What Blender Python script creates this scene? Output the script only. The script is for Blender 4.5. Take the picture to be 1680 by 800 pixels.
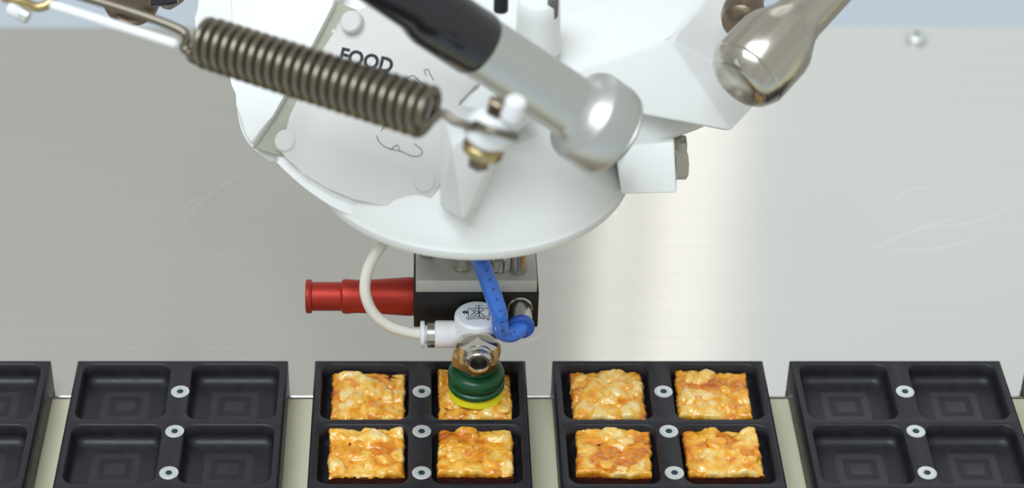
import bpy, bmesh, math, random
from mathutils import Vector, Matrix, noise
for o in list(bpy.data.objects): bpy.data.objects.remove(o, do_unlink=True)
S = 0.001                                    # everything below is written in millimetres
scene = bpy.context.scene
C = scene.collection

# ------------------------------------------------------------------ camera
PITCH = math.radians(36.5); FPX = 3581.0; CAM = Vector((0.0, -617.3, 523.5)); PX0 = 697.0
cd = bpy.data.cameras.new('camera'); cam = bpy.data.objects.new('camera', cd); C.objects.link(cam)
cam.location = CAM * S
cam.rotation_euler = (math.pi/2 - PITCH, 0, 0)
cd.sensor_width = 36.0; cd.lens = FPX/1680*36.0
cd.shift_x = (840-PX0)/1680
cd.clip_start = 0.02; cd.clip_end = 60
cd.dof.use_dof = True; cd.dof.focus_distance = 0.768; cd.dof.aperture_fstop = 7.0
scene.camera = cam

# ------------------------------------------------------------------ light
w = bpy.data.worlds.new('world'); scene.world = w; w.use_nodes = True
bg = w.node_tree.nodes['Background']
bg.inputs['Color'].default_value = (0.98, 1.0, 0.96, 1); bg.inputs['Strength'].default_value = 0.565

def area(name, loc, target, sx, sy, power, col=(1, 1, 1)):
    l = bpy.data.lights.new(name, 'AREA'); l.shape = 'RECTANGLE'; l.size = sx; l.size_y = sy; l.energy = power; l.color = col
    o = bpy.data.objects.new(name, l); C.objects.link(o); o.location = loc
    o.rotation_euler = (Vector(target)-Vector(loc)).to_track_quat('-Z', 'Y').to_euler()
    return o
area('ceiling_light', (-0.55, -0.95, 2.1), (0, 0, 0.05), 1.6, 1.2, 46, (0.82, 0.91, 1.0))
# three panes of a tall window behind the machine
area('window_light', (0.335, 2.6, 1.9), (0.335, 0, 1.9), 0.04, 2.2, 0.45, (1.0, 0.97, 0.92))
area('window_light', (0.475, 2.6, 1.9), (0.475, 0, 1.9), 0.15, 2.2, 1.2, (1.0, 0.97, 0.93))
area('window_light', (0.95, 2.6, 1.9), (0.95, 0, 1.9), 0.80, 2.2, 3.0, (0.84, 0.93, 1.0))
scene.view_settings.view_transform = 'Standard'; scene.view_settings.look = 'None'
scene.view_settings.gamma = 1; scene.view_settings.use_curve_mapping = False
scene.view_settings.exposure = 0.0

# ------------------------------------------------------------------ helpers
cp, sp = math.cos(PITCH), math.sin(PITCH)
def at(x, y, d=None, Z=None, Y=None):
    """world point (mm) seen at photo position x, y at a given distance, height or depth"""
    a = (x-PX0)/FPX; b = (400-y)/FPX
    r = Vector((a, cp+b*sp, -sp+b*cp))
    if Z is not None: d = (Z-CAM.z)/r.z
    if Y is not None: d = (Y-CAM.y)/r.y
    return CAM + r*d

def lin(c):
    return tuple(((v/255)/12.92 if v/255 <= 0.04045 else ((v/255+0.055)/1.055)**2.4) for v in c)

MATS = {}
def mat(name, rgb, rough=0.5, metal=0.0, var=0.06, scale=300.0, bump=0.0, bscale=900.0, coat=0.0, stretch=None,
        spec=0.5, trans=0.0, sss=0.0, rvar=0.0):
    m = bpy.data.materials.new(name); m.use_nodes = True
    nt = m.node_tree; N = nt.nodes; L = nt.links; b = N['Principled BSDF']
    col = lin(rgb)
    tc = N.new('ShaderNodeTexCoord'); mp = N.new('ShaderNodeMapping'); L.new(tc.outputs['Object'], mp.inputs[0])
    if stretch: mp.inputs['Scale'].default_value = stretch
    nz = N.new('ShaderNodeTexNoise'); nz.inputs['Scale'].default_value = scale; nz.inputs['Detail'].default_value = 4
    L.new(mp.outputs[0], nz.inputs['Vector'])
    mx = N.new('ShaderNodeMix'); mx.data_type = 'RGBA'
    mx.inputs[6].default_value = tuple(c*(1-var) for c in col)+(1,)
    mx.inputs[7].default_value = tuple(min(1, c*(1+var)) for c in col)+(1,)
    L.new(nz.outputs['Fac'], mx.inputs[0]); L.new(mx.outputs[2], b.inputs['Base Color'])
    b.inputs['Roughness'].default_value = rough; b.inputs['Metallic'].default_value = metal
    b.inputs['Specular IOR Level'].default_value = spec
    if coat: b.inputs['Coat Weight'].default_value = coat; b.inputs['Coat Roughness'].default_value = 0.12
    if trans: b.inputs['Transmission Weight'].default_value = trans
    if sss:
        b.inputs['Subsurface Weight'].default_value = sss; b.inputs['Subsurface Radius'].default_value = (1, .6, .3)
        b.inputs['Subsurface Scale'].default_value = 0.002
    if rvar:
        mr = N.new('ShaderNodeMapRange'); mr.inputs[3].default_value = rough-rvar; mr.inputs[4].default_value = rough+rvar
        L.new(nz.outputs['Fac'], mr.inputs[0]); L.new(mr.outputs[0], b.inputs['Roughness'])
    if bump:
        n2 = N.new('ShaderNodeTexNoise'); n2.inputs['Scale'].default_value = bscale; n2.inputs['Detail'].default_value = 3
        L.new(mp.outputs[0], n2.inputs['Vector'])
        bp = N.new('ShaderNodeBump'); bp.inputs['Strength'].default_value = bump; bp.inputs['Distance'].default_value = 0.0004
        L.new(n2.outputs['Fac'], bp.inputs['Height']); L.new(bp.outputs[0], b.inputs['Normal'])
    MATS[name] = m
    return m

def tag(o, label=None, cat=None, group=None, kind=None):
    if label: o['label'] = label
    if cat: o['category'] = cat
    if group: o['group'] = group
    if kind: o['kind'] = kind
    return o
WL = {}
def thing(name, label, cat, loc=(0, 0, 0), group=None):
    o = bpy.data.objects.new(name, None); C.objects.link(o); o.location = Vector(loc)*S; o.empty_display_size = 0.01
    WL[o.name] = Vector(loc)
    return tag(o, label, cat, group)
def build(name, bm, m, parent=None, origin=None, smooth=True, local=False, angle=35):
    """one mesh object out of a bmesh given in world millimetres"""
    if origin is None:
        if parent is not None: origin = WL[parent.name]
        else:
            zs = [v.co for v in bm.verts]
            origin = Vector((sum(v.x for v in zs)/len(zs), sum(v.y for v in zs)/len(zs), min(v.z for v in zs)))
    origin = Vector(origin)
    if local: origin = Vector((0, 0, 0))
    bm.normal_update()
    bmesh.ops.recalc_face_normals(bm, faces=bm.faces[:])
    for v in bm.verts: v.co = (v.co-origin)*S
    me = bpy.data.meshes.new(name); bm.to_mesh(me); bm.free()
    if smooth:
        me.polygons.foreach_set('use_smooth', [True]*len(me.polygons))
        me.set_sharp_from_angle(angle=math.radians(angle))
    me.materials.append(MATS[m] if isinstance(m, str) else m)
    o = bpy.data.objects.new(name, me); C.objects.link(o)
    if parent is not None:
        o.parent = parent
        WL[o.name] = origin if not local else WL[parent.name]
        pl = WL[parent.name]
        if not local: o.location = (origin-pl)*S
    else:
        o.location = origin*S; WL[o.name] = origin
    return o
def newbm(): return bmesh.new()

def box(bm, x0, x1, y0, y1, z0, z1, bev=0.0, seg=2):
    r = bmesh.ops.create_cube(bm, size=1)
    vs = r['verts']
    for v in vs:
        v.co = Vector((x0+(v.co.x+.5)*(x1-x0), y0+(v.co.y+.5)*(y1-y0), z0+(v.co.z+.5)*(z1-z0)))
    if bev:
        es = list({e for v in vs for e in v.link_edges})
        bmesh.ops.bevel(bm, geom=es, offset=bev, segments=seg, profile=.5, affect='EDGES')
    return bm
def frame(ax):
    ax = Vector(ax).normalized()
    u = ax.cross(Vector((0, 0, 1)))
    if u.length < 1e-3: u = Vector((1, 0, 0))
    u.normalize(); v = ax.cross(u)
    return ax, u, v
def lathe(bm, A, B, prof, seg=48, ph=0.0):
    """prof: (distance along A->B in mm, radius)"""
    A = Vector(A); ax, u, v = frame(Vector(B)-A)
    rings = []
    for t, r in prof:
        if r <= 1e-6: rings.append([bm.verts.new(A+ax*t)])
        else: rings.append([bm.verts.new(A+ax*t+u*(r*math.cos(2*math.pi*i/seg+ph))+v*(r*math.sin(2*math.pi*i/seg+ph))) for i in range(seg)])
    for a, b in zip(rings, rings[1:]):
        for i in range(seg):
            j = (i+1) % seg
            if len(a) == 1 and len(b) == 1: continue
            if len(a) == 1: bm.faces.new((a[0], b[j], b[i]))
            elif len(b) == 1: bm.faces.new((a[i], a[j], b[0]))
            else: bm.faces.new((a[i], a[j], b[j], b[i]))
    for e in (rings[0], rings[-1]):
        if len(e) > 1: bm.faces.new(e)
    return bm
def vlathe(bm, x, y, prof, seg=48, ph=0.0):
    """prof: (radius, z) on a vertical axis"""
    z0 = prof[0][1]
    return lathe(bm, (x, y, z0), (x, y, z0+1), [(z-z0, r) for r, z in prof], seg, ph)
def cr(pts, n=8):
    pts = [Vector(p) for p in pts]; P = [pts[0]*2-pts[1]]+pts+[pts[-1]*2-pts[-2]]; out = []
    for i in range(1, len(P)-2):
        for k in range(n):
            t = k/n
            out.append(.5*((2*P[i])+(P[i+1]-P[i-1])*t+(2*P[i-1]-5*P[i]+4*P[i+1]-P[i+2])*t*t+(3*P[i]-P[i-1]-3*P[i+1]+P[i+2])*t**3))
    out.append(pts[-1]); return out
def tube(bm, path, r, seg=14, cap=True):
    path = [Vector(p) for p in path]
    rr = r if isinstance(r, (list, tuple)) else [r]*len(path)
    T = [(path[min(i+1, len(path)-1)]-path[max(i-1, 0)]).normalized() for i in range(len(path))]
    _, u, _ = frame(T[0]); rings = []
    for i, p in enumerate(path):
        u = (u-T[i]*u.dot(T[i])).normalized(); v = T[i].cross(u)
        rings.append([bm.verts.new(p+u*(rr[i]*math.cos(2*math.pi*k/seg))+v*(rr[i]*math.sin(2*math.pi*k/seg))) for k in range(seg)])
    for a, b in zip(rings, rings[1:]):
        for k in range(seg): bm.faces.new((a[k], a[(k+1) % seg], b[(k+1) % seg], b[k]))
    if cap: bm.faces.new(rings[0]); bm.faces.new(rings[-1])
    return bm
def hull(bm, pts, bev=1.0, seg=3):
    vs = [bm.verts.new(p) for p in pts]
    r = bmesh.ops.convex_hull(bm, input=vs)
    junk = [g for g in r['geom_interior'] if isinstance(g, bmesh.types.BMVert)]
    if junk: bmesh.ops.delete(bm, geom=junk, context='VERTS')
    bmesh.ops.dissolve_limit(bm, angle_limit=math.radians(4), verts=bm.verts[:], edges=bm.edges[:])
    if bev: bmesh.ops.bevel(bm, geom=bm.edges[:], offset=bev, segments=seg, profile=.5, affect='EDGES', clamp_overlap=True)
    return bm
def chaikin(p, n=2):
    for _ in range(n):
        q = []
        for i in range(len(p)):
            a, b = Vector(p[i]), Vector(p[(i+1) % len(p)]); q += [a*.75+b*.25, a*.25+b*.75]
        p = q
    return p
def onplane(px, p0, n):
    out = []
    for x, y in px:
        a = at(x, y, d=1.0); r = a-CAM
        out.append(CAM+r*((p0-CAM).dot(n)/r.dot(n)))
    return out
def prism(bm, pts, n, th, bev=0.8, seg=3):
    """flat outline extruded th mm against its normal, front rim rounded"""
    top = [bm.verts.new(p) for p in pts]; bot = [bm.verts.new(p-n*th) for p in pts]
    k = len(pts)
    f = bm.faces.new(top); bm.faces.new(bot[::-1])
    for i in range(k): bm.faces.new((top[i], bot[i], bot[(i+1) % k], top[(i+1) % k]))
    if bev: bmesh.ops.bevel(bm, geom=list(f.edges), offset=bev, segments=seg, profile=.5, affect='EDGES')
    return bm
def text_bm(bm, s, size, M, extrude=0.05, bold=0.0, align='CENTER'):
    cu = bpy.data.curves.new('t', 'FONT'); cu.body = s; cu.size = size; cu.extrude = extrude; cu.offset = bold; cu.align_x = align
    cu.resolution_u = 4
    ob = bpy.data.objects.new('t', cu); C.objects.link(ob)
    dg = bpy.context.evaluated_depsgraph_get(); me = bpy.data.meshes.new_from_object(ob.evaluated_get(dg))
    bpy.data.objects.remove(ob)
    n0 = len(bm.verts); bm.from_mesh(me); bm.verts.ensure_lookup_table()
    for v in bm.verts[n0:]: v.co = M @ v.co
    bpy.data.meshes.remove(me)
    return bm
def basis(o, x, y, z):
    return Matrix(((x.x, y.x, z.x, o.x), (x.y, y.y, z.y, o.y), (x.z, y.z, z.z, o.z), (0, 0, 0, 1)))

# ------------------------------------------------------------------ materials
mat('black_plastic_milled', (40, 40, 47), .34, var=.4, scale=260, bump=.1, bscale=1800, rvar=.1)
mat('black_plastic', (27, 27, 34), .46, var=.55, scale=260, bump=.12, bscale=1800, spec=.5, rvar=.14)
mat('white_paint', (236, 238, 236), .38, var=.02, scale=120, bump=.10, bscale=700, spec=.5)
mat('cover_paint', (208, 207, 202), .45, var=.04, scale=90, bump=.08, bscale=600)
mat('groove_shade', (164, 165, 148), .6)  # shadow of the gap painted in as a grey-olive colour
mat('aluminium', (206, 208, 205), .40, .9, var=.06, scale=500, stretch=(1, 6, 6))
mat('machined_aluminium', (206, 207, 204), .45, .35, var=.10, scale=600, stretch=(8, .6, 1), bump=.08, bscale=900)
mat('stainless', (186, 182, 172), .24, 1.0, var=.04)
mat('dark_stainless', (126, 112, 96), .30, 1.0)
mat('chrome', (206, 203, 196), .22, 1.0, var=.03)
mat('spring_steel', (130, 122, 108), .30, 1.0, var=.12, scale=900)
mat('brass', (184, 164, 118), .30, 1.0, var=.08)
mat('carbon', (26, 26, 32), .22, var=.2, scale=600, coat=.5)
mat('red_anodised', (176, 54, 42), .46, .6, var=.12, scale=500, stretch=(.4, 4, 4), bump=.05)
mat('block_black', (16, 16, 18), .5, var=.3, scale=600, bump=.1)
mat('green_rubber', (6, 74, 38), .30, var=.22, scale=500, bump=.08, bscale=700, spec=.5)
mat('yellow_rubber', (236, 226, 40), .35, var=.08, scale=300, sss=.3)
mat('white_plastic', (238, 240, 240), .32, var=.02, sss=.15)
mat('label_white', (232, 238, 246), .35, var=.01)
mat('hose_white', (236, 234, 222), .30, var=.03, sss=.3)
mat('hose_blue', (58, 122, 224), .2, var=.06, sss=.1, coat=.4)
mat('blue_plastic', (48, 92, 184), .35, var=.05)
mat('ink', (22, 22, 28), .6, var=.05)
mat('bore_shade', (44, 36, 28), .5, .3)  # shade inside the screw hole, put into the colour
mat('ink_grey', (104, 102, 97), .6, var=.1)
mat('ink_blue', (20, 52, 130), .5, var=.1)
mat('screw_zinc', (216, 220, 218), .36, .55, var=.04)
mat('socket_dark', (34, 62, 78), .4, .4)
mat('base_strip', (218, 212, 182), .5, .0, var=.04, scale=60, bump=.05)
mat('floor_paint', (216, 228, 242), .6, var=.03, scale=3)
mat('chocolate', (70, 30, 16), .28, var=.35, scale=500, bump=.4, bscale=500, coat=.4)

def steel_material():
    m = bpy.data.materials.new('brushed_steel'); m.use_nodes = True
    nt = m.node_tree; N = nt.nodes; L = nt.links; b = N['Principled BSDF']
    tc = N.new('ShaderNodeTexCoord')
    mp = N.new('ShaderNodeMapping'); mp.inputs['Scale'].default_value = (6, 900, 1); L.new(tc.outputs['Object'], mp.inputs[0])
    nz = N.new('ShaderNodeTexNoise'); nz.inputs['Scale'].default_value = 1.0; nz.inputs['Detail'].default_value = 6
    L.new(mp.outputs[0], nz.inputs['Vector'])
    big = N.new('ShaderNodeTexNoise'); big.inputs['Scale'].default_value = 7; big.inputs['Detail'].default_value = 2
    L.new(tc.outputs['Object'], big.inputs['Vector'])
    mx = N.new('ShaderNodeMix'); mx.data_type = 'RGBA'
    mx.inputs[6].default_value = (.635, .63, .60, 1); mx.inputs[7].default_value = (.715, .71, .68, 1)
    L.new(nz.outputs['Fac'], mx.inputs[0])
    # specks of dirt
    vo = N.new('ShaderNodeTexVoronoi'); vo.inputs['Scale'].default_value = 40; L.new(tc.outputs['Object'], vo.inputs['Vector'])
    lt = N.new('ShaderNodeMath'); lt.operation = 'LESS_THAN'; lt.inputs[1].default_value = .016; L.new(vo.outputs['Distance'], lt.inputs[0])
    mx2 = N.new('ShaderNodeMix'); mx2.data_type = 'RGBA'; mx2.inputs[7].default_value = (.33, .31, .28, 1)
    sm = N.new('ShaderNodeMath'); sm.operation = 'MULTIPLY'; sm.inputs[1].default_value = .6; L.new(lt.outputs[0], sm.inputs[0])
    L.new(sm.outputs[0], mx2.inputs[0]); L.new(mx.outputs[2], mx2.inputs[6])
    # a few thin curved scratches: (centre x, y, radius, from x, to x) in metres
    acc = None
    for cx, cy, r, x0, x1, y0, y1 in SCR:
        sub = N.new('ShaderNodeVectorMath'); sub.operation = 'SUBTRACT'; sub.inputs[1].default_value = (cx, cy, 0)
        L.new(tc.outputs['Object'], sub.inputs[0])
        ln = N.new('ShaderNodeVectorMath'); ln.operation = 'LENGTH'; L.new(sub.outputs[0], ln.inputs[0])
        d = N.new('ShaderNodeMath'); d.operation = 'SUBTRACT'; d.inputs[1].default_value = r; L.new(ln.outputs['Value'], d.inputs[0])
        ab = N.new('ShaderNodeMath'); ab.operation = 'ABSOLUTE'; L.new(d.outputs[0], ab.inputs[0])
        k = N.new('ShaderNodeMapRange'); k.inputs[1].default_value = .0002; k.inputs[2].default_value = .0006
        k.inputs[3].default_value = 1; k.inputs[4].default_value = 0; L.new(ab.outputs[0], k.inputs[0])
        sx = N.new('ShaderNodeSeparateXYZ'); L.new(tc.outputs['Object'], sx.inputs[0])
        a1 = N.new('ShaderNodeMapRange'); a1.inputs[1].default_value = x0; a1.inputs[2].default_value = x0+(x1-x0)*.3; L.new(sx.outputs[0], a1.inputs[0])
        a2 = N.new('ShaderNodeMapRange'); a2.inputs[1].default_value = x1; a2.inputs[2].default_value = x1-(x1-x0)*.3; L.new(sx.outputs[0], a2.inputs[0])
        p1 = N.new('ShaderNodeMath'); p1.operation = 'MULTIPLY'; L.new(a1.outputs[0], p1.inputs[0]); L.new(a2.outputs[0], p1.inputs[1])
        p2 = N.new('ShaderNodeMath'); p2.operation = 'MULTIPLY'; L.new(p1.outputs[0], p2.inputs[0]); L.new(k.outputs[0], p2.inputs[1])
        for op, lim in (('GREATER_THAN', y0), ('LESS_THAN', y1)):
            c1 = N.new('ShaderNodeMath'); c1.operation = op; c1.inputs[1].default_value = lim; L.new(sx.outputs[1], c1.inputs[0])
            c2 = N.new('ShaderNodeMath'); c2.operation = 'MULTIPLY'; L.new(p2.outputs[0], c2.inputs[0]); L.new(c1.outputs[0], c2.inputs[1]); p2 = c2
        if acc is None: acc = p2
        else:
            q = N.new('ShaderNodeMath'); q.operation = 'MAXIMUM'; L.new(acc.outputs[0], q.inputs[0]); L.new(p2.outputs[0], q.inputs[1]); acc = q
    mx3 = N.new('ShaderNodeMix'); mx3.data_type = 'RGBA'; mx3.inputs[7].default_value = (.97, .95, .90, 1)
    s3 = N.new('ShaderNodeMath'); s3.operation = 'MULTIPLY'; s3.inputs[1].default_value = .3; L.new(acc.outputs[0], s3.inputs[0])
    L.new(s3.outputs[0], mx3.inputs[0]); L.new(mx2.outputs[2], mx3.inputs[6]); L.new(mx3.outputs[2], b.inputs['Base Color'])
    b.inputs['Metallic'].default_value = 1.0
    mr = N.new('ShaderNodeMapRange'); mr.inputs[3].default_value = .17; mr.inputs[4].default_value = .20; L.new(big.outputs['Fac'], mr.inputs[0])
    L.new(mr.outputs[0], b.inputs['Roughness'])
    b.inputs['Anisotropic'].default_value = 1.0; b.inputs['Anisotropic Rotation'].default_value = .25
    tg = N.new('ShaderNodeTangent'); tg.direction_type = 'UV_MAP'; tg.uv_map = 'UVMap'; L.new(tg.outputs[0], b.inputs['Tangent'])
    bp = N.new('ShaderNodeBump'); bp.inputs['Strength'].default_value = .015; bp.inputs['Distance'].default_value = .0002
    L.new(nz.outputs['Fac'], bp.inputs['Height']); L.new(bp.outputs[0], b.inputs['Normal'])
    MATS['brushed_steel'] = m

def streaked(name, rgb, axis, rough=.22):
    m = mat(name, rgb, rough, 1.0, var=.45, scale=220)  # reflection streaks painted into the base colour, drawn out along the axis
    mp = [n for n in m.node_tree.nodes if n.type == 'MAPPING'][0]
    ax, u, v = frame(axis); mp.vector_type = 'TEXTURE'
    mp.inputs['Rotation'].default_value = Matrix(((u.x, v.x, ax.x), (u.y, v.y, ax.y), (u.z, v.z, ax.z))).to_euler()
    mp.inputs['Scale'].default_value = (1, 1, 30)
    return m
# ------------------------------------------------------------------ setting
bm = newbm(); box(bm, -4000, 4000, -2500, 6000, -760, -740)
tag(build('floor', bm, 'floor_paint', origin=(0, 0, -740), smooth=False), 'pale blue painted floor beyond the steel table', kind='structure')

SHEET_F, SHEET_B = -4.2, 260.0
def arc(x0, y0, x1, y1, sag):
    """circle through two photo points on the sheet, sagging to one side"""
    a = at(x0, y0, Z=0)*S; b = at(x1, y1, Z=0)*S; ch = (b-a).length; r = (ch*ch/4+sag*sag)/(2*abs(sag))
    mid = (a+b)/2; n = Vector((-(b-a).y, (b-a).x, 0)).normalized(); c = mid+n*(r-abs(sag))*(1 if sag > 0 else -1)
    return (c.x, c.y, r, min(a.x, b.x), max(a.x, b.x), min(a.y, b.y)-abs(sag), max(a.y, b.y)+abs(sag))
SCR = [arc(282, 392, 405, 280, -.004), arc(280, 385, 335, 318, -.004), arc(1500, 372, 1680, 325, .006), arc(1440, 410, 1610, 390, .003),
       arc(1460, 345, 1560, 312, -.008), arc(1410, 420, 1600, 350, -.003), arc(845, 565, 900, 535, .002)]
steel_material()
sheet = thing('steel_worktop', 'brushed steel table sheet behind the black trays', 'worktop', (0, 0, 0))
bm = newbm(); box(bm, -900, 900, SHEET_F, SHEET_B, -0.8, 0, bev=.25, seg=1)
so = build('sheet', bm, 'brushed_steel', sheet, smooth=False)
uv = so.data.uv_layers.new(name='UVMap')
for l in so.data.loops:
    c = so.data.vertices[l.vertex_index].co; uv.data[l.index].uv = (c.x, c.y)
bm = newbm(); box(bm, -900, 900, SHEET_F+6, SHEET_B-1, -32, -0.8)
build('apron', bm, 'machined_aluminium', sheet, smooth=False)
sc = at(1503, 64, Z=0)
bm = newbm(); vlathe(bm, sc.x, sc.y, [(4.9, 0), (5.0, .5), (4.8, 1.3), (4.1, 2.2), (3.0, 2.9), (1.9, 3.1)], 40)
scr = build('button_head_screw', bm, 'screw_zinc', sheet, origin=(sc.x, sc.y, 0))
bm = newbm(); vlathe(bm, sc.x, sc.y, [(1.5, 3.12), (1.5, 3.2), (1.3, 3.2), (1.2, 2.6)], 6)
build('hex_socket', bm, 'socket_dark', scr)

bm = newbm(); box(bm, -900, 900, -190, SHEET_F-.05, -24, -0.9, bev=.3, seg=1)
tag(build('conveyor_bed', bm, 'base_strip', origin=(0, -100, -24), smooth=False), 'pale olive flat bed under the row of black trays', 'conveyor bed')

# ------------------------------------------------------------------ trays
TW, TH, TL = 77.0, 14.0, 102.6
PD = 7.2                                            # pocket depth
def rrect(x0, x1, y0, y1, r, k=6):
    pts = []
    for cx, cy, a0 in ((x1-r, y1-r, 0), (x0+r, y1-r, 90), (x0+r, y0+r, 180), (x1-r, y0+r, 270)):
        for i in range(k+1):
            a = math.radians(a0+90*i/k); pts.append((cx+r*math.cos(a), cy+r*math.sin(a)))
    return pts
def tray_mesh():
    bm = newbm()
    hw = TW/2; ch = .7
    xs = [-hw+ch, 0, hw-ch]; ys = [-ch, -34.5, -67.9, -TL+ch]
    pocks = []
    for c in range(2):
        px0, px1 = (-35.7, -3.9) if c == 0 else (3.9, 35.7)
        for r in range(3):
            y1 = -2.6-33.4*r; y0 = y1-30.2
            cx0, cx1 = xs[c], xs[c+1]; cy1, cy0 = ys[r], ys[r+1]
            loops = []
            for ins, z, rad in ((-.35, TH, 4.6), (0, TH-.35, 4.3), (.35, TH-PD+3.0, 4.0), (.8, TH-PD+1.4, 3.7), (1.7, TH-PD+.5, 3.0), (3.0, TH-PD, 2.4), (6.0, TH-PD, 1.5)):
                loops.append([bm.verts.new((x, y, z)) for x, y in rrect(px0+ins, px1-ins, y0+ins, y1-ins, rad)])
            mcx, mcy = (px0+px1)/2, (y0+y1)/2
            outer = []
            for iv, v in enumerate(loops[0]):
                dx, dy = v.co.x-mcx, v.co.y-mcy
                # keep straight runs straight: corner points go to the cell corner
                X = cx1 if dx > 0 else cx0; Y = cy1 if dy > 0 else cy0
                if (iv % 7 < 3) == (iv//7 in (0, 2)): p = (X, mcy+dy*((cy1-mcy) if dy > 0 else (mcy-cy0))/((y1-y0)/2+.35))
                else: p = (mcx+dx*((cx1-mcx) if dx > 0 else (mcx-cx0))/((px1-px0)/2+.35), Y)
                outer.append(bm.verts.new((p[0], p[1], TH)))
            seq = [outer]+loops
            n = len(outer)
            # snap the middle point of each corner to the exact cell corner
            for q in range(4):
                m = outer[q*7+3]; m.co.x = cx1 if q in (0, 3) else cx0; m.co.y = cy1 if q in (0, 1) else cy0
            for a, b in zip(seq, seq[1:]):
                for i in range(n):
                    j = (i+1) % n
                    if (a[i].co-a[j].co).length < 1e-6: bm.faces.new((a[i], b[j], b[i]))
                    else: bm.faces.new((a[i], a[j], b[j], b[i]))
            # stepped concentric floor left by the cutter
            prev = loops[-1]
            for ins, dz in ((7.4, 0), (8.2, -.14), (10.0, -.14), (10.8, 0), (12.4, 0), (13.2, -.14)):
                nxt = [bm.verts.new((x, y, TH-PD+dz)) for x, y in rrect(px0+ins, px1-ins, y0+ins, y1-ins, max(.4, 1.4-ins*.05))]
                for i in range(n): bm.faces.new((prev[i], prev[(i+1) % n], nxt[(i+1) % n], nxt[i])).material_index = int(ins in (8.2, 10.0, 13.2))
                prev = nxt
            bm.faces.new(prev).material_index = 1
    # outer chamfer, sides and underside
    def ring(x0, x1, y0, y1, z): return [bm.verts.new(p) for p in ((x1, y1, z), (x0, y1, z), (x0, y0, z), (x1, y0, z))]
    R = [ring(-hw+ch, hw-ch, -TL+ch, -ch, TH), ring(-hw, hw, -TL, 0, TH-ch), ring(-hw, hw, -TL, 0, .3), ring(-hw+.3, hw-.3, -TL+.3, -.3, 0)]
    for a, b in zip(R, R[1:]):
        for i in range(4): bm.faces.new((a[i], a[(i+1) % 4], b[(i+1) % 4], b[i]))
    bm.faces.new(R[-1])
    bmesh.ops.remove_doubles(bm, verts=bm.verts[:], dist=1e-4)
    return bm
def screw_meshes():
    bm = newbm(); vlathe(bm, 0, 0, [(3.0, -.6), (3.3, -.5), (3.3, .06), (3.15, .14), (1.3, .14), (1.2, .1)], 36)
    b2 = newbm(); vlathe(b2, 0, 0, [(1.25, .1), (1.25, .2), (1.05, .2), (.85, .16)], 6)
    return bm, b2
first = None
def make_tray():
    t = thing('candy_tray', 'x', 'tray', (0, 0, 0))
    build('tray_body', tray_mesh(), 'black_plastic', t, local=True, angle=50).data.materials.append(MATS['black_plastic_milled'])
    for i in range(4):
        a, b = screw_meshes()
        s = build('countersunk_screw', a, 'screw_zinc', t, local=True); s.location = Vector((.6, -17.9-21.5*i, TH))*S
        k = build('hex_socket', b, 'socket_dark', s, local=True)
    return t
def copy_tree(o, parent=None):
    c = o.copy(); C.objects.link(c); c.parent = parent
    for ch in list(o.children): copy_tree(ch, c)
    return c
TRAYS = [(-1.7-86.9*2, 'empty black plastic tray cut off by the left photo edge'),
         (-1.7-86.9, 'empty black plastic tray left of the red silencer'),
         (-1.7, 'black plastic tray of nut squares directly under the suction cup'),
         (-1.7+86.9, 'black plastic tray of four nut squares right of the suction cup'),
         (-1.7+86.9*2, 'empty black plastic tray at the right end of the row'),
         (-1.7+86.9*3, 'black plastic tray showing only a sliver at the right photo edge')]
proto = make_tray()
for i, (x, lab) in enumerate(TRAYS):
    t = proto if i == 0 else copy_tree(proto)
    t.location = Vector((x, 0, 0))*S; t['label'] = lab; t['group'] = 'black trays in a row'

# ------------------------------------------------------------------ nut squares
def nut_material():
    m = bpy.data.materials.new('glazed_nuts'); m.use_nodes = True
    nt = m.node_tree; N = nt.nodes; L = nt.links; b = N['Principled BSDF']
    at_ = N.new('ShaderNodeAttribute'); at_.attribute_name = 'glaze'
    tc = N.new('ShaderNodeTexCoord'); nz = N.new('ShaderNodeTexNoise'); nz.inputs['Scale'].default_value = 420; nz.inputs['Detail'].default_value = 5
    L.new(tc.outputs['Object'], nz.inputs['Vector'])
    ad = N.new('ShaderNodeMath'); ad.operation = 'MULTIPLY_ADD'; ad.inputs[1].default_value = .5; ad.inputs[2].default_value = -.25
    L.new(nz.outputs['Fac'], ad.inputs[0])
    sm = N.new('ShaderNodeMath'); sm.operation = 'ADD'; L.new(ad.outputs[0], sm.inputs[0]); L.new(at_.outputs['Fac'], sm.inputs[1])
    r = N.new('ShaderNodeValToRGB'); e = r.color_ramp.elements
    e[0].position = .08; e[0].color = lin((243, 214, 146))+(1,)
    e[1].position = 1.0; e[1].color = lin((184, 92, 14))+(1,)
    for p, c in ((.30, (244, 198, 98)), (.56, (240, 170, 46)), (.80, (222, 134, 24))):
        k = e.new(p); k.color = lin(c)+(1,)
    L.new(sm.outputs[0], r.inputs[0]); L.new(r.outputs[0], b.inputs['Base Color'])
    b.inputs['Roughness'].default_value = .28; b.inputs['Coat Weight'].default_value = .8; b.inputs['Coat Roughness'].default_value = .08
    b.inputs['Subsurface Weight'].default_value = .05; b.inputs['Subsurface Radius'].default_value = (1, .8, .4); b.inputs['Subsurface Scale'].default_value = .0015
    bp = N.new('ShaderNodeBump'); bp.inputs['Strength'].default_value = .12; bp.inputs['Distance'].default_value = .0004
    L.new(nz.outputs['Fac'], bp.inputs['Height']); L.new(bp.outputs[0], b.inputs['Normal'])
    MATS['glazed_nuts'] = m
nut_material()
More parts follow.
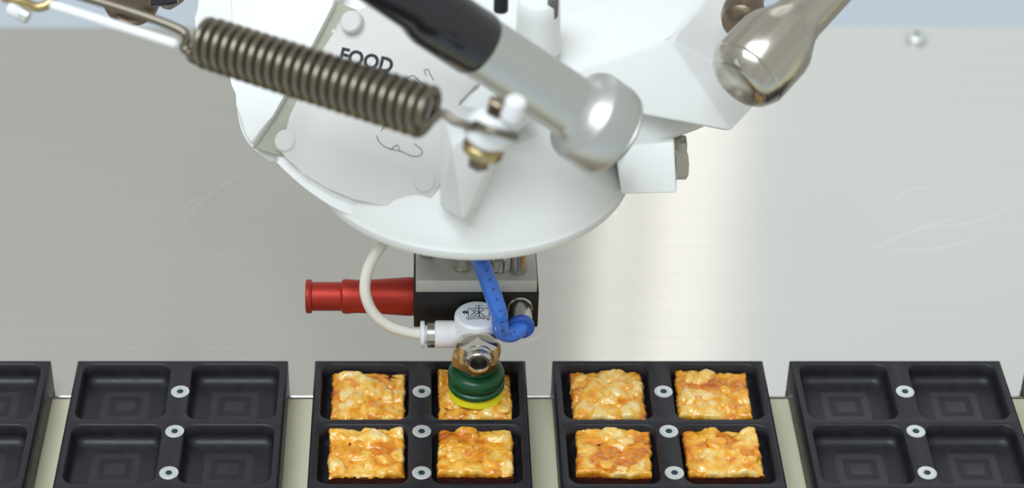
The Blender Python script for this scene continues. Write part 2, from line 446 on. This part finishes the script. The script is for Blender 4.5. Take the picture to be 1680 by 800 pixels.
def nut_square(cx, cy, rot, label, seed, wx=26.4, wy=26.6, pools=()):
    rnd = random.Random(seed); z0 = TH-PD+.02
    t = thing('nut_square', label, 'candy', (cx, cy, z0), 'caramel nut squares')
    t.rotation_euler = (0, 0, math.radians(rot))
    off = Vector((seed*13.7, seed*5.1, 0))
    lumps = []
    for _ in range(16):
        lumps.append((rnd.uniform(-13, 13), rnd.uniform(-13, 13), rnd.uniform(3.8, 7.0), rnd.uniform(2.6, 4.4), rnd.uniform(0, math.pi), rnd.uniform(1.2, 2.8), rnd.uniform(-.25, .22), rnd.uniform(-.16, .16), rnd.uniform(-.16, .16)))
    def top(x, y):
        h = 4.5+.8*noise.noise(Vector((x*.16, y*.16, 0))+off)+.30*noise.noise(Vector((x*.5, y*.5, 3))+off); tint = 0; hm = h; g = .58+.5*noise.noise(Vector((x*.11, y*.11, 9))+off)
        for lx, ly, a, b_, th, hh, tn, sx, sy in lumps:
            dx, dy = x-lx, y-ly
            u = (dx*math.cos(th)+dy*math.sin(th))/a; v = (-dx*math.sin(th)+dy*math.cos(th))/b_
            q = u*u+v*v
            if q < 1.25:
                z = 4.0+hh*math.sqrt(max(0, 1.25-q))/1.118+sx*dx+sy*dy
                if z > hm-.25:
                    k = min(1, max(0, (z-hm+.25)/.5)); hm = max(hm, z)*k+hm*(1-k) if z > hm else hm
                    g = g*(1-k)+k*(.40+tn+.45*noise.noise(Vector((x*.3, y*.3, 5))+off))
        for qx, qy, qr in pools:
            d_ = math.hypot((x-qx)*.8, y-qy)+1.2*noise.noise(Vector((x*.3, y*.3, 31))+off); k = max(0, min(1, (qr-d_)/1.6))
            hm = hm*(1-k*.7)+5.0*k*.7; g = g*(1-k)+.80*k
        cr_ = 1-abs(noise.noise(Vector((x*.26, y*.26, 17))+off))*3.0
        wr_ = .55*noise.noise(Vector((x*.34, y*.34, 21))+off)+.20*noise.noise(Vector((x*.6, y*.6, 23))+off)
        return hm+wr_-.45*max(0, cr_)**2, max(0, min(1, g+.10*max(0, cr_)))
    n = 72; bm = newbm(); gl = []
    lay = bm.verts.layers.float.new('glaze')
    grid = []
    for j in range(n+1):
        row = []
        for i in range(n+1):
            u, v = i/n*2-1, j/n*2-1
            wob = lambda s, k: .55*noise.noise(Vector((s*3.1, k*7.7, seed*3.3)))+.25*noise.noise(Vector((s*9, k*4.4, seed)))
            x = u*wx/2; y = v*wy/2
            e1 = abs(u)**6; e2 = abs(v)**6
            x += e1*wob(v, 1 if u > 0 else 2); y += e2*wob(u, 3 if v > 0 else 4)
            h, g = top(x, y)
            m = max(abs(u), abs(v)); h -= 1.1*max(0, (m-.93)/.07)**2
            vt = bm.verts.new((x, y, h)); vt[lay] = g; row.append(vt)
        grid.append(row)
    for j in range(n):
        for i in range(n): bm.faces.new((grid[j][i], grid[j][i+1], grid[j+1][i+1], grid[j+1][i]))
    per = [grid[0][i] for i in range(n)]+[grid[j][n] for j in range(n)]+[grid[n][i] for i in range(n, 0, -1)]+[grid[j][0] for j in range(n, 0, -1)]
    base = []
    prev = per
    for lv in range(1, 5):
        cur = []
        for k, p in enumerate(per):
            z = p.co.z*(1-lv/4)+3.4*(lv/4)
            bul = .30*noise.noise(Vector((p.co.x*.5, p.co.y*.5, z*.9))+off)
            vt = bm.verts.new((p.co.x*(1+bul*.04), p.co.y*(1+bul*.04), z)); vt[lay] = min(1, p[lay]+.12*lv); cur.append(vt)
        for k in range(len(per)): bm.faces.new((prev[k], cur[k], cur[(k+1) % len(per)], prev[(k+1) % len(per)]))
        prev = cur
    basepts = [(v.co.x, v.co.y) for v in prev]
    bm.faces.new(prev)
    build('nut_layer', bm, 'glazed_nuts', t, local=True, angle=80)
    bm = newbm(); rings = []
    for s, z in ((.985, 0), (1.0, .3), (1.012, 1.6), (1.006, 3.2), (.985, 3.7)):
        rings.append([bm.verts.new((x*s, y*s, z)) for x, y in basepts[::3]])
    k = len(rings[0])
    for a, b in zip(rings, rings[1:]):
        for i in range(k): bm.faces.new((a[i], a[(i+1) % k], b[(i+1) % k], b[i]))
    bm.faces.new(rings[0]); bm.faces.new(rings[-1])
    tag(build('chocolate_base', bm, 'chocolate', t, local=True), 'dark brown chocolate base layer')
    # single nut halves standing proud of the glaze
    for q in range(3):
        x, y = rnd.uniform(-10, 10), rnd.uniform(-10, 10); h, g = top(x, y)
        bm = newbm(); L_ = bm.verts.layers.float.new('glaze')
        r = bmesh.ops.create_icosphere(bm, subdivisions=2, radius=1)
        a, b_, c_ = rnd.uniform(2.6, 3.8), rnd.uniform(1.7, 2.3), rnd.uniform(1.0, 1.5); tn = rnd.uniform(.3, .6)
        M = Matrix.Rotation(rnd.uniform(0, 6.28), 3, 'Z') @ Matrix.Rotation(rnd.uniform(-.3, .3), 3, 'Y') @ Matrix.Diagonal((a, b_, c_))
        for v in bm.verts:
            co = v.co.copy(); co.y *= 1-.22*co.x
            v.co = M @ co; v.co += Vector((0, 0, .25*noise.noise(v.co*.5+off))); v[L_] = tn+.3*noise.noise(v.co*.4+off)
            v.co += Vector((x, y, h-.5))
        build('nut_half', bm, 'glazed_nuts', t, local=True, angle=180)
    return t
NUTS = [(604, 645, 0, 'amber nut square, back left in the tray under the cup'),
        (779, 645, 0, 'caramel nut square being picked up under the green suction cup'),
        (601, 738, 0, 'nut square with thick dark base, front left in the tray under the cup'),
        (780, 737, -1, 'orange glazed nut square just in front of the suction cup'),
        (997, 643, 0, 'nut square back left in the right-hand filled tray'),
        (1170, 643, -2, 'nut square back right in the right-hand filled tray'),
        (1007, 738, -3, 'nut square with bright orange glaze pool, front left of right-hand filled tray'),
        (1186, 737, 1, 'nut square front right in the right-hand filled tray')]
POOLS = {2: [(6, 2, 4.5)], 3: [(-6, 6, 4.5), (2, 5, 3)], 6: [(0, -4, 7.5), (9, 0, 4)], 7: [(2, 6, 4), (-6, 3, 3), (9, -2, 3)]}
for i, (x, y, r, lab) in enumerate(NUTS):
    p = at(x, y, Z=12.5); nut_square(p.x, p.y, r, lab, i+3, wy=26.2 if y < 700 else 23.8, pools=POOLS.get(i, ()))

# ------------------------------------------------------------------ vacuum gripper
GX, GY = 18.4, -17.6                                  # axis of the suction cup
g = thing('vacuum_gripper', 'vacuum gripper with green bellows suction cup and black ejector block', 'gripper', (GX, GY, 12.5))
# suction cup
bm = newbm()
vlathe(bm, GX, GY, [(5.4, 28.6), (6.6, 28.2), (6.7, 26.4), (6.3, 26.0), (6.5, 25.5), (8.6, 24.9), (9.6, 24.0), (10.2, 22.4), (10.2, 21.4), (9.7, 20.3), (8.9, 19.7),
                    (8.9, 19.3), (9.8, 18.9), (10.15, 18.3), (10.15, 17.6), (9.8, 16.9), (9.2, 16.6), (8.6, 16.4)], 64)
cup = build('suction_cup', bm, 'green_rubber', g, angle=40)
bm = newbm(); 
vlathe(bm, GX, GY, [(9.0, 16.8), (9.2, 16.0), (9.7, 14.6), (9.85, 13.6), (9.6, 13.2), (8.4, 13.4), (7.6, 15)], 64)
for v in bm.verts:                                    # the soft lip follows the lumpy candy
    a = math.atan2(v.co.y-GY, v.co.x-GX); f_ = max(0, (16.5-v.co.z)/3.3); v.co.z += f_*.45*math.sin(3*a+.6)
tag(build('cup_lip', bm, 'yellow_rubber', cup), 'soft yellow sealing lip')
# brass hexagon under the valve
bm = newbm(); vlathe(bm, GX, GY, [(8.0, 27.9), (9.3, 28.4), (9.3, 32.8), (8.0, 33.9)], 6, ph=.35)
build('brass_hexagon', bm, 'brass', g, smooth=False)
# throttle valve
VZ = 39.8
bm = newbm(); vlathe(bm, GX, GY+.5, [(6.6, 33.6), (7.9, 34.6), (8.1, 36), (8.1, 47.2), (7.9, 48.2), (7.2, 48.8), (0, 48.8)], 56)
valve = build('throttle_valve', bm, 'white_plastic', g)
bm = newbm(); lathe(bm, (GX+2, GY+.5, VZ), (GX-20, GY+.5, VZ), [(0, 4.0), (7, 4.0), (9.5, 4.2), (10.5, 4.9), (16.3, 4.9), (16.8, 4.5), (18, 4.3)], 40)
build('hose_port', bm, 'white_plastic', valve)
bm = newbm(); lathe(bm, (GX-14.8, GY+.5, VZ), (GX-30, GY+.5, VZ), [(0, 4.5), (.2, 4.75), (2.6, 4.75), (2.8, 4.4)], 40)
build('port_ring', bm, 'chrome', valve)
bm = newbm(); lathe(bm, (GX-17.6, GY+.5, VZ), (GX-30, GY+.5, VZ), [(0, 3.3), (.8, 3.3), (.9, 4.7), (2.1, 4.8), (2.4, 4.4), (2.5, 2.2)], 40)
build('release_collar', bm, 'white_plastic', valve)
# front hexagon and hollow adjusting screw, pointing at the viewer
bm = newbm(); lathe(bm, (GX+.3, GY-5.0, VZ-.6), (GX+.3, GY-20, VZ-.6), [(0, 7.6), (2.6, 7.9), (3.0, 7.4)], 48)
build('valve_washer', bm, 'chrome', valve)
bm = newbm(); lathe(bm, (GX+.3, GY-7.8, VZ-.8), (GX+.3, GY-20, VZ-.8), [(0, 7.5), (2.6, 7.5), (3.6, 5.9)], 6, ph=math.pi/6)
build('valve_hexagon', bm, 'chrome', valve, smooth=False)
bm = newbm(); lathe(bm, (GX+.3, GY-11.0, VZ-.9), (GX+.3, GY-20, VZ-.9), [(0, 5.6), (.9, 5.4), (1.1, 4.7), (3.2, 4.5), (3.8, 4.0), (3.9, 3.0), (3.2, 2.6), (-1, 2.5)], 40)
build('adjusting_screw', bm, 'chrome', valve)
bm = newbm(); lathe(bm, (GX+.3, GY-10.6, VZ-.9), (GX+.3, GY-20, VZ-.9), [(0, 2.5), (.1, 2.4), (.2, 0)], 6)
build('screw_slot', bm, 'bore_shade', valve)
bm = newbm(); lathe(bm, (GX+.3, GY-10.9, VZ-.9), (GX+.3, GY-20, VZ-.9), [(0, 2.58), (3.5, 2.58), (3.55, 2.42), (0.1, 2.3), (0, 0)], 32)  # added dark lining that paints the hole's shade
build('screw_bore', bm, 'bore_shade', valve)
# printed cap: symbol and name, standing on its head as seen from the front
capz = 47.22; cc = Vector((GX, GY+.5, capz))
bm = newbm(); vlathe(bm, GX, GY+.5, [(6.9, 48.7), (6.9, 48.86), (0, 48.86)], 48)
cap = build('marking_disc', bm, 'label_white', valve)
bm = newbm(); Z0 = 48.86
def stroke(bm, pts, wd=.28, z0=Z0):
    for (x0, y0), (x1, y1) in zip(pts, pts[1:]):
        a = Vector((x0, y0, 0)); b = Vector((x1, y1, 0)); d = (b-a); l = d.length; d.normalize(); n = Vector((-d.y, d.x, 0))*wd/2
        q = [bm.verts.new(Vector((GX, GY+.5, z0))+p) for p in (a-n, b-n, b+n, a+n)]
        t = [bm.verts.new(v.co+Vector((0, 0, .04))) for v in q]
        bm.faces.new(t); 
        for i in range(4): bm.faces.new((q[i], q[(i+1) % 4], t[(i+1) % 4], t[i]))
stroke(bm, [(-3.2, -1.2), (4.2, -1.2), (4.2, 3.2), (-3.2, 3.2), (-3.2, -1.2)])
stroke(bm, [(.6, -1.6), (.6, 5.2)], .35); stroke(bm, [(-5, 1), (-3.2, 1)]); stroke(bm, [(4.2, 1), (6, 1)])
stroke(bm, [(-2.2, 2.4), (-.6, 1), (-2.2, -.4)], .4); stroke(bm, [(-1, 2.6), (2.4, -.8)], .35); stroke(bm, [(-1, -.8), (2.4, 2.6)], .35)
stroke(bm, [(-.4, 3.6), (-.4, 5.2)], .2); stroke(bm, [(1.6, 3.6), (1.6, 5.2)], .2)
stroke(bm, [(-5.1, 1.0), (-4.2, 1.8), (-3.3, 1.0), (-4.2, .2), (-5.1, 1.0)], .5)
M = basis(Vector((GX+.1, GY+.5-1.75, Z0)), Vector((-1, 0, 0)), Vector((0, -1, 0)), Vector((0, 0, 1)))
text_bm(bm, 'Rexroth', 2.5, M, .04, .02)
build('printed_symbol', bm, 'ink', cap, smooth=False)

# ejector block with aluminium plate
BX0, BX1, BY0, BY1, BZ0, BZ1 = -4.0, 40.3, -8.8, 17, 36.2, 51.8
bm = newbm(); box(bm, BX0, BX1, BY0, BY1, BZ0, BZ1, bev=.5)
build('ejector_block', bm, 'block_black', g)
bm = newbm(); box(bm, BX0+.8, BX1-.8, BY0+.3, BY1-.5, BZ1, 57.0, bev=.35)
plate = build('mounting_plate', bm, 'machined_aluminium', g)
for (px, py, r, h) in ((758, 444, 2.3, 4.2), (818, 446, 2.3, 4.2)):
    p = at(px, py, Z=57.0)
    bm = newbm(); vlathe(bm, p.x, p.y+1.5, [(r+.9, 57.0), (r+.9, 57.5), (r, 57.6), (r, 57+h), (r-.4, 57.3+h), (1.1, 57.3+h), (1.1, 56+h), (0, 56+h)], 32)
    build('cap_screw', bm, 'chrome', plate)
for (px, py, r) in ((851, 452, 3.0), (700, 425, 2.6)):
    p = at(px, py, Z=57.0)
    bm = newbm(); vlathe(bm, p.x, p.y+r, [(r, 57.0), (r, 87.9)], 36)
    build('spacer_post', bm, 'stainless', plate)
# white adapter that ties valve to block
bm = newbm(); lathe(bm, (GX, GY+4, 42), (GX, 0, 42), [(0, 4.2), (9.4, 4.2)], 32)
build('valve_connector', bm, 'white_plastic', g)
# red silencer
sx0 = BX0+.2; sy, sz = at(600, 486, Y=2)[1:]; sy = 2.0
prof = [(0, 6.9), (2, 7.0), (8, 6.6), (15, 6.1), (21, 6.0), (24.5, 6.3), (25.6, 6.1), (26, 5.6), (26.4, 5.2), (36.6, 5.2), (36.8, 5.9), (37.2, 6.1), (38.6, 6.1), (38.9, 5.8), (38.9, 3.6), (33, 3.4), (33, 0)]
bm = newbm(); lathe(bm, (sx0, sy, sz), (sx0-10, sy, sz), prof, 56)
sil = tag(build('silencer', bm, 'red_anodised', g, angle=30), 'red anodised silencer sticking out to the left')
# push-in fitting for the blue hose
fx = at(853, 515, Y=BY0)[0]; fz = 45.6
bm = newbm(); lathe(bm, (fx, BY0+.5, fz), (fx, -40, fz), [(0, 4.2), (1.0, 4.4), (1.2, 4.0), (2, 4.0), (10.5, 4.05), (11, 3.7)], 44)
fit = build('push_in_fitting', bm, 'chrome', g)
bm = newbm(); lathe(bm, (fx, BY0-9.8, fz), (fx, -40, fz), [(0, 3.6), (.3, 4.5), (2.2, 4.7), (2.8, 4.3), (2.9, 2.8)], 44)
build('release_ring', bm, 'blue_plastic', fit)

# hoses
bp_ = [Vector((fx, BY0-9, fz)), Vector((fx-.7, BY0-12.2, fz-.1)), Vector((fx-3.8, BY0-14.8, fz-.4)), Vector((fx-7.2, BY0-16.6, fz+2.8)),
       at(818, 512, Y=-27), at(805, 472, Y=-24.5), at(793, 440, Y=-21), at(788, 425, Y=-17), at(786, 405, Y=-9)]
path = cr(bp_, 10)
bh = thing('blue_air_hose', 'bright blue air hose looping from the fitting up under the platform', 'hose', bp_[0])
bm = newbm(); tube(bm, path, 3.05, 24); build('hose', bm, 'hose_blue', bh)
bm = newbm()                                         # row of dark print marks
for k in range(22, 66, 4):
    p = path[k]; T = (path[k+1]-path[k-1]).normalized(); view = (CAM-p).normalized(); n = (view-T*view.dot(T)).normalized(); b_ = T.cross(n)
    for sgn in (-1, 1):
        q = []
        for (s, t) in ((0, .5), (.55*sgn, -.15), (.55*sgn, -.5), (0, .1)):
            nn = (n*math.cos(.25+s/3.05)+b_*math.sin(.25+s/3.05)); q.append(bm.verts.new(p+nn*3.09+T*t*1.3))
        bm.faces.new(q)
build('print_marks', bm, 'ink_blue', bh, smooth=False)
wp = [Vector((GX-19, GY+.5, VZ)), at(672, 545, Y=GY+.3), at(640, 535, Y=GY), at(612, 512, Y=GY+.5), at(599, 478, Y=GY+2), at(604, 440, Y=GY+5), at(622, 408, Y=GY+9), at(640, 388, Y=GY+14)]
wh = thing('white_air_hose', 'milky white air hose curving in front of the red silencer', 'hose', wp[0])
bm = newbm(); tube(bm, cr(wp, 10), 1.95, 20); build('hose', bm, 'hose_white', wh)

# ------------------------------------------------------------------ robot platform
DX, DY, DZ = 16.7, 15.8, 88.0
rp = thing('robot_platform', 'white painted delta robot platform with FOOD lettering above the gripper', 'robot platform', (DX, DY, DZ))
bm = newbm()
vlathe(bm, DX, DY, [(0, 88), (50, 88), (53.6, 88.4), (55.4, 89.4), (56, 91), (55.8, 92.6), (55.0, 93.4), (54.6, 94.2), (53, 97), (48, 102), (41, 108), (34, 113), (30, 116), (0, 118)], 120)
build('platform_dome', bm, 'white_paint', rp, angle=30)
bm = newbm(); vlathe(bm, 18, 12, [(12, 57.1), (12, 88.5)], 40)
build('mounting_hub', bm, 'aluminium', rp)
a_, th_ = math.radians(23), math.radians(50)
PN = Vector((-math.sin(a_)*math.sin(th_), -math.cos(a_)*math.sin(th_), math.cos(th_))).normalized()
PT = Vector((math.cos(a_), -math.sin(a_), 0)); PU = PN.cross(PT)
P0 = at(600, 345, Z=98)
def slab(name, px, off, th, m, bev=1.0, par=rp, sm=1, n=PN):
    pts = onplane(px, P0, PN)
    pts = [p+n*off for p in (chaikin(pts, sm) if sm else pts)]
    return build(name, prism(newbm(), pts, n, th, bev), m, par)
cover = slab('cover_plate', [(548, 40), (585, 12), (650, 6), (790, 60), (800, 130), (735, 175), (724, 335), (640, 340), (560, 322), (476, 272), (452, 238)], 0, 4, 'cover_paint', .8)
slab('cover_skirt', [(520, 60), (760, 60), (760, 350), (640, 368), (560, 350), (500, 312), (455, 272), (436, 250)], -3.5, 16, 'white_paint', 3.0, sm=2)
slab('side_housing', [(372, -60), (572, -60), (534, 34), (418, 240), (402, 228), (388, 190), (384, 120)], -.5, 12, 'white_paint', 1.5)
slab('cover_cheek', [(690, 60), (840, 140), (865, 205), (740, 215), (690, 190)], -1.5, 10, 'white_paint', 1.0)
slab('groove_floor', [(545, 0), (600, 20), (480, 262), (408, 240)], -3.2, 6, 'groove_shade', .3, sm=0)
slab('housing_flange', [(303, -60), (620, -60), (560, 240), (452, 272), (412, 250), (384, 222), (372, 180), (372, 100), (330, 92), (303, 70)], -9, 16, 'white_paint', 2.0, sm=2)
for x, y, hb in ((580, 38, 4.0), (468, 231, 1.2), (697, 298, 1.2)):
    p = onplane([(x, y)], P0, PN)[0]
    bm = newbm(); lathe(bm, p-PN*.5, p+PN, [(0, 3.9), (.6, 3.9), (hb-.5, 3.7), (hb, 3.2), (hb+.05, 0)], 32)
    build('cover_bolt', bm, 'cover_paint', cover)
bm = newbm(); p = onplane([(598, 110)], P0, PN)[0]
text_bm(bm, 'FOOD', 6.9, basis(p+PN*.05, PT, PU, PN), .05, .22)
build('lettering', bm, 'ink', cover, smooth=False)
bm = newbm()
for px in ([(618, 222), (622, 232), (634, 242), (660, 249), (676, 256), (690, 255), (692, 246), (680, 236)], [(700, 124), (696, 116), (702, 114), (707, 124), (712, 132)], [(640, 246), (652, 238), (656, 247)], [(668, 128), (678, 124), (690, 134), (700, 140)],
           [(625, 216), (650, 170), (668, 128)]):
    tube(bm, cr([q+PN*.1 for q in onplane(px, P0, PN)], 5), .13, 6)
build('pictogram', bm, 'ink_grey', cover)
def H(name, pts, m='white_paint', bev=1.0, par=rp):
    return build(name, hull(newbm(), [at(x, y, d) for x, y, d in pts], bev), m, par)
H('spring_lug', [(722, 168, 704), (722, 338, 716), (762, 362, 706), (742, 240, 690), (808, 190, 696), (815, 250, 703), (785, 330, 712), (735, 170, 735), (730, 330, 740), (800, 320, 742), (815, 180, 735)], bev=.8)
H('arm_bracket', [(835, 60, 735), (850, 148, 724), (1100, 66, 742), (1152, 10, 764), (1190, -60, 790), (840, -60, 790), (1030, 128, 739), (1200, 216, 752), (1262, 150, 775), (1230, -50, 810), (960, 160, 770)], bev=1.6)
pa, pb, pc = at(850, 148, 724), at(1100, 66, 742), at(1190, -60, 790); BN = (pb-pa).cross(pc-pa).normalized()
if BN.z < 0: BN = -BN
build('bracket_pad', prism(newbm(), [p+BN*1.3 for p in onplane([(880, -70), (918, 62), (1080, 20), (1142, -12), (1170, -70)], pa, BN)], BN, 4, .8), 'cover_paint', rp)
H('bracket_root', [(940, 130, 738), (1040, 132, 752), (1170, 206, 772), (1112, 216, 762), (1035, 242, 742), (985, 270, 730), (940, 280, 735), (960, 160, 790), (1100, 190, 800)], bev=2.5)
blk = H('side_block', [(1008, 240, 742), (1106, 232, 742), (1110, 316, 736), (1020, 318, 736), (1008, 225, 770), (1106, 222, 770), (1110, 300, 765), (1015, 305, 765)], bev=.8)
for (x, y, r) in ((1109, 272, 4.9), (1107, 240, 4.0)):
    q = at(x, y, 748 if y > 250 else 765)
    bm = newbm(); lathe(bm, q-Vector((2, 0, 0)), q+Vector((5, 0, 0)), [(0, r*.8), (1.4, r*.8), (1.5, r*1.12), (2.2, r*1.12), (2.3, r), (5.6, r), (6.0, r*.85)], 6, ph=.2)
    build('hex_bolt', bm, 'stainless', blk, smooth=False)
q = at(882, 66, 728)
bm = newbm(); lathe(bm, q-Vector((0, 0, 3)), q+Vector((0, 0, 10)), [(0, 8.0), (3, 7.6), (14, 7.2), (18, 7.0), (18.8, 6.4), (19, 0)], 40)
H('rear_body', [(540, 40, 742), (600, 200, 742), (720, 215, 738), (850, 150, 742), (860, -20, 765), (850, -80, 790), (540, -80, 790), (560, 100, 800), (840, 120, 800)], bev=2.0)
boss = build('round_boss', bm, 'white_paint', rp)
q2 = at(907, 10, 716)
bm = newbm(); lathe(bm, q2, q2+Vector((0, 0, 5)), [(-4, 1.8), (3, 1.8), (3.4, 1.3)], 6); build('boss_screw', bm, 'ink_grey', boss, smooth=False)
q3 = at(822, 4, 705)
bm = newbm(); lathe(bm, q3, q3+Vector((0, 0, 5)), [(-3, 2.4), (3, 2.4)], 12); build('dark_plug', bm, 'ink', rp)

# ------------------------------------------------------------------ arms
def rod(name, label, A, B, tubes, group='robot arms'):
    t = thing(name, label, 'robot linkage', B, group)
    A = Vector(A); B = Vector(B); ln = (A-B).length
    for pn, m, prof in tubes:
        bm = newbm(); lathe(bm, B, A, [(ln+v if v < 0 else v, r) for v, r in prof] if False else prof, 64); build(pn, bm, m, t, angle=40)
    return t
A = at(590, -55, 650); B = at(1010, 222, 700); LN = (A-B).length
front = rod('linkage_rod', 'black carbon and satin aluminium robot arm crossing in front of the platform', A, B, [
    ('ball_cup', 'aluminium', [(-.4, 0), (-.4, 9), (0, 11), (1.0, 13.4), (2.2, 14.6), (2.6, 14.7), (2.9, 14.4), (3.3, 14.4), (3.6, 15.0), (5, 15.3), (13.5, 15.3), (15, 14.6), (16.5, 12.2), (18.5, 10.6), (21, 10.0)]),
    ('sleeve', 'aluminium', [(20, 10.0), (58, 9.9), (62, 9.8), (62.4, 9.2)]),
    ('carbon_tube', 'carbon', [(57.5, 8.8), (58, 9.9), (59, 10.3), (60, 10.5), (78, 10.4), (81, 9.6), (84, 8.6), (LN, 8.4)])])
A = at(1440, -110, 735); B = at(1238, 108, 715); LN = (A-B).length
streaked('stainless_reflections', (192, 187, 176), A-B)  # reflected light and dark bands painted as colour along the arm
right = rod('linkage_rod', 'polished stainless robot arm coming in from the upper right', A, B, [
    ('ball_cup', 'stainless_reflections', [(-9.8, 0), (-9.8, 7.6), (-9.4, 9.2), (-7.6, 11.4), (-4.6, 13.0), (-4.2, 13.1), (-3.9, 12.9), (-3.6, 13.2), (-3.0, 13.6), (10, 13.6), (13, 13.0), (17, 11.0), (21, 9.2), (24, 8.8)]),
    ('arm_tube', 'stainless_reflections', [(23.5, 8.8), (LN, 8.8)])])
q = at(1218, 28, 745); q2 = at(1240, -60, 775)
bm = newbm(); lathe(bm, q, q2, [(-6, 0), (-5.6, 4), (-3.5, 6.6), (0, 7.4), (4, 7.4), (4.6, 6.2), (14, 6)], 36); build('ball_joint', bm, 'dark_stainless', right)
A = at(205, -110, 800); B = at(216, 2, 770); LN = (A-B).length
back = rod('linkage_rod', 'dark brownish robot arm end at the top left behind the spring', A, B, [
    ('ball_cup', 'dark_stainless', [(-6.5, 0), (-6.3, 4), (-5.0, 7.2), (-2.5, 9.2), (0, 10), (6, 10), (9, 8.4), (12, 7.2)]),
    ('arm_tube', 'dark_stainless', [(11.5, 7.2), (LN, 7.0)])])
q = at(283, -28, 780)
bm = newbm(); lathe(bm, q, q+Vector((.28, 0, 1)), [(-10.5, 0), (-10, 2.2), (-6, 5.2), (0, 8.4), (8, 9)], 36); build('ball_joint', bm, 'dark_stainless', back)
q = at(255, 2, 768)
bm = newbm(); lathe(bm, q-Vector((9, 0, 0)), q+Vector((5, 0, 1)), [(0, 2.6), (14, 2.6), (17, 1.8)], 24); build('cross_pin', bm, 'carbon', back)

# ------------------------------------------------------------------ tension spring
A = at(328, 66, 672); B = at(706, 186, 640)
ax, u, v = frame(B-A); LN = (B-A).length
sprg = thing('tension_spring', 'dull steel tension spring stretched across the white platform', 'spring', A)
wr = 1.42; R_ = 8.35-wr; turns = 25
pts = []
NS = 36
for i in range(turns*NS+1):
    a = 2*math.pi*i/NS; t = i/(turns*NS)
    r = R_*(1-.10*max(0, 1-i/(NS*1.2)))
    pts.append(A+ax*(t*LN)+u*(r*math.cos(a))+v*(r*math.sin(a)))
bm = newbm(); tube(bm, pts, wr, 10); build('coil', bm, 'spring_steel', sprg, angle=180)
# hook at the near end
S1 = at(812, 213, 634)
hk = [pts[-1], pts[-1]+ax*2.2-u*2.5, B+ax*4+(-v)*1.5, B+ax*8, at(778, 208, 634)]
ringc = S1; e1 = (at(845, 226, 634)-at(775, 204, 636)).normalized(); e2 = (at(826, 208, 660)-at(812, 214, 634)).normalized()
hk += [ringc+e1*(-6.2*math.cos(k*math.pi/7))-e2*(6.2*math.sin(k*math.pi/7)) for k in range(1, 12)]
bm = newbm(); tube(bm, cr(hk, 6), 1.25, 12); build('end_hook', bm, 'spring_steel', sprg, angle=180)
lp = [pts[0], pts[0]-ax*1.5, at(306, 60, 672), at(285, 44, 673), at(200, 14, 677), at(60, -28, 684)]
bm = newbm(); tube(bm, cr(lp, 8), 1.5, 12); build('long_hook', bm, 'spring_steel', sprg, angle=180)
bm = newbm(); tube(bm, [at(292, 73, 668), at(288, 72, 668), at(86, 8, 676), at(82, 7, 676)], [.9, 1.5, 1.5, .9], 16)  # bright highlight of the hook wire, modelled as a white rod
tag(build('hook_highlight', bm, 'white_plastic', sprg), 'slim white rod standing in for the highlight on the long hook')

# stud that holds the near spring end
lo = at(783, 272, 648); hi = at(826, 148, 632); sd = (hi-lo).normalized()
st = thing('spring_stud', 'small bolted stud hooking the near end of the spring', 'stud', lo, 'spring studs')
bm = newbm(); lathe(bm, lo, hi, [(0, 3.0), (.6, 3.4), (5.5, 3.4)], 6); build('bolt', bm, 'dark_stainless', st, smooth=False)
bm = newbm(); lathe(bm, lo, hi, [(5, 5.6), (5.6, 6.3), (8.0, 6.3), (8.6, 5.6)], 36); build('washer', bm, 'brass', st)
bm = newbm(); lathe(bm, lo, hi, [(8.4, 4.6), (10.6, 4.6), (10.8, 7.2), (11.6, 7.6), (15.5, 7.2), (18.5, 5.0), (19.5, 3.6)], 40); build('bushing', bm, 'white_plastic', st)
bm = newbm(); lathe(bm, lo, hi, [(19, 3.2), (23.5, 3.2), (24, 2.6)], 6); build('top_nut', bm, 'dark_stainless', st, smooth=False)
q = at(838, 192, 632); bm = newbm(); lathe(bm, q, q+sd, [(0, 3.2), (5.8, 3.1), (6.6, 2.4)], 28); build('end_cap', bm, 'white_plastic', st)
# its twin at the far upper left
lo = at(62, 24, 690); 
s2 = thing('spring_stud', 'small stud with white cap at the far upper left of the spring', 'stud', lo, 'spring studs')
q = at(42, 25, 688); dd = (at(12, 10, 688)-q).normalized()
bm = newbm(); lathe(bm, q, q+dd, [(-1.4, 2.0), (-1, 2.6), (1.6, 2.6), (2.0, 2.2)], 28); build('collar', bm, 'screw_zinc', s2)
bm = newbm(); lathe(bm, q, q+dd, [(1.5, 2.2), (2.0, 2.5), (5.2, 2.4), (6.0, 1.7)], 28); build('end_cap', bm, 'white_plastic', s2)
bm = newbm(); tube(bm, cr([at(6, -4, 688), at(40, 4, 686), at(62, 12, 684), at(82, 4, 684), at(96, -20, 684)], 6), 1.5, 12); build('hook_ring', bm, 'brass', s2)
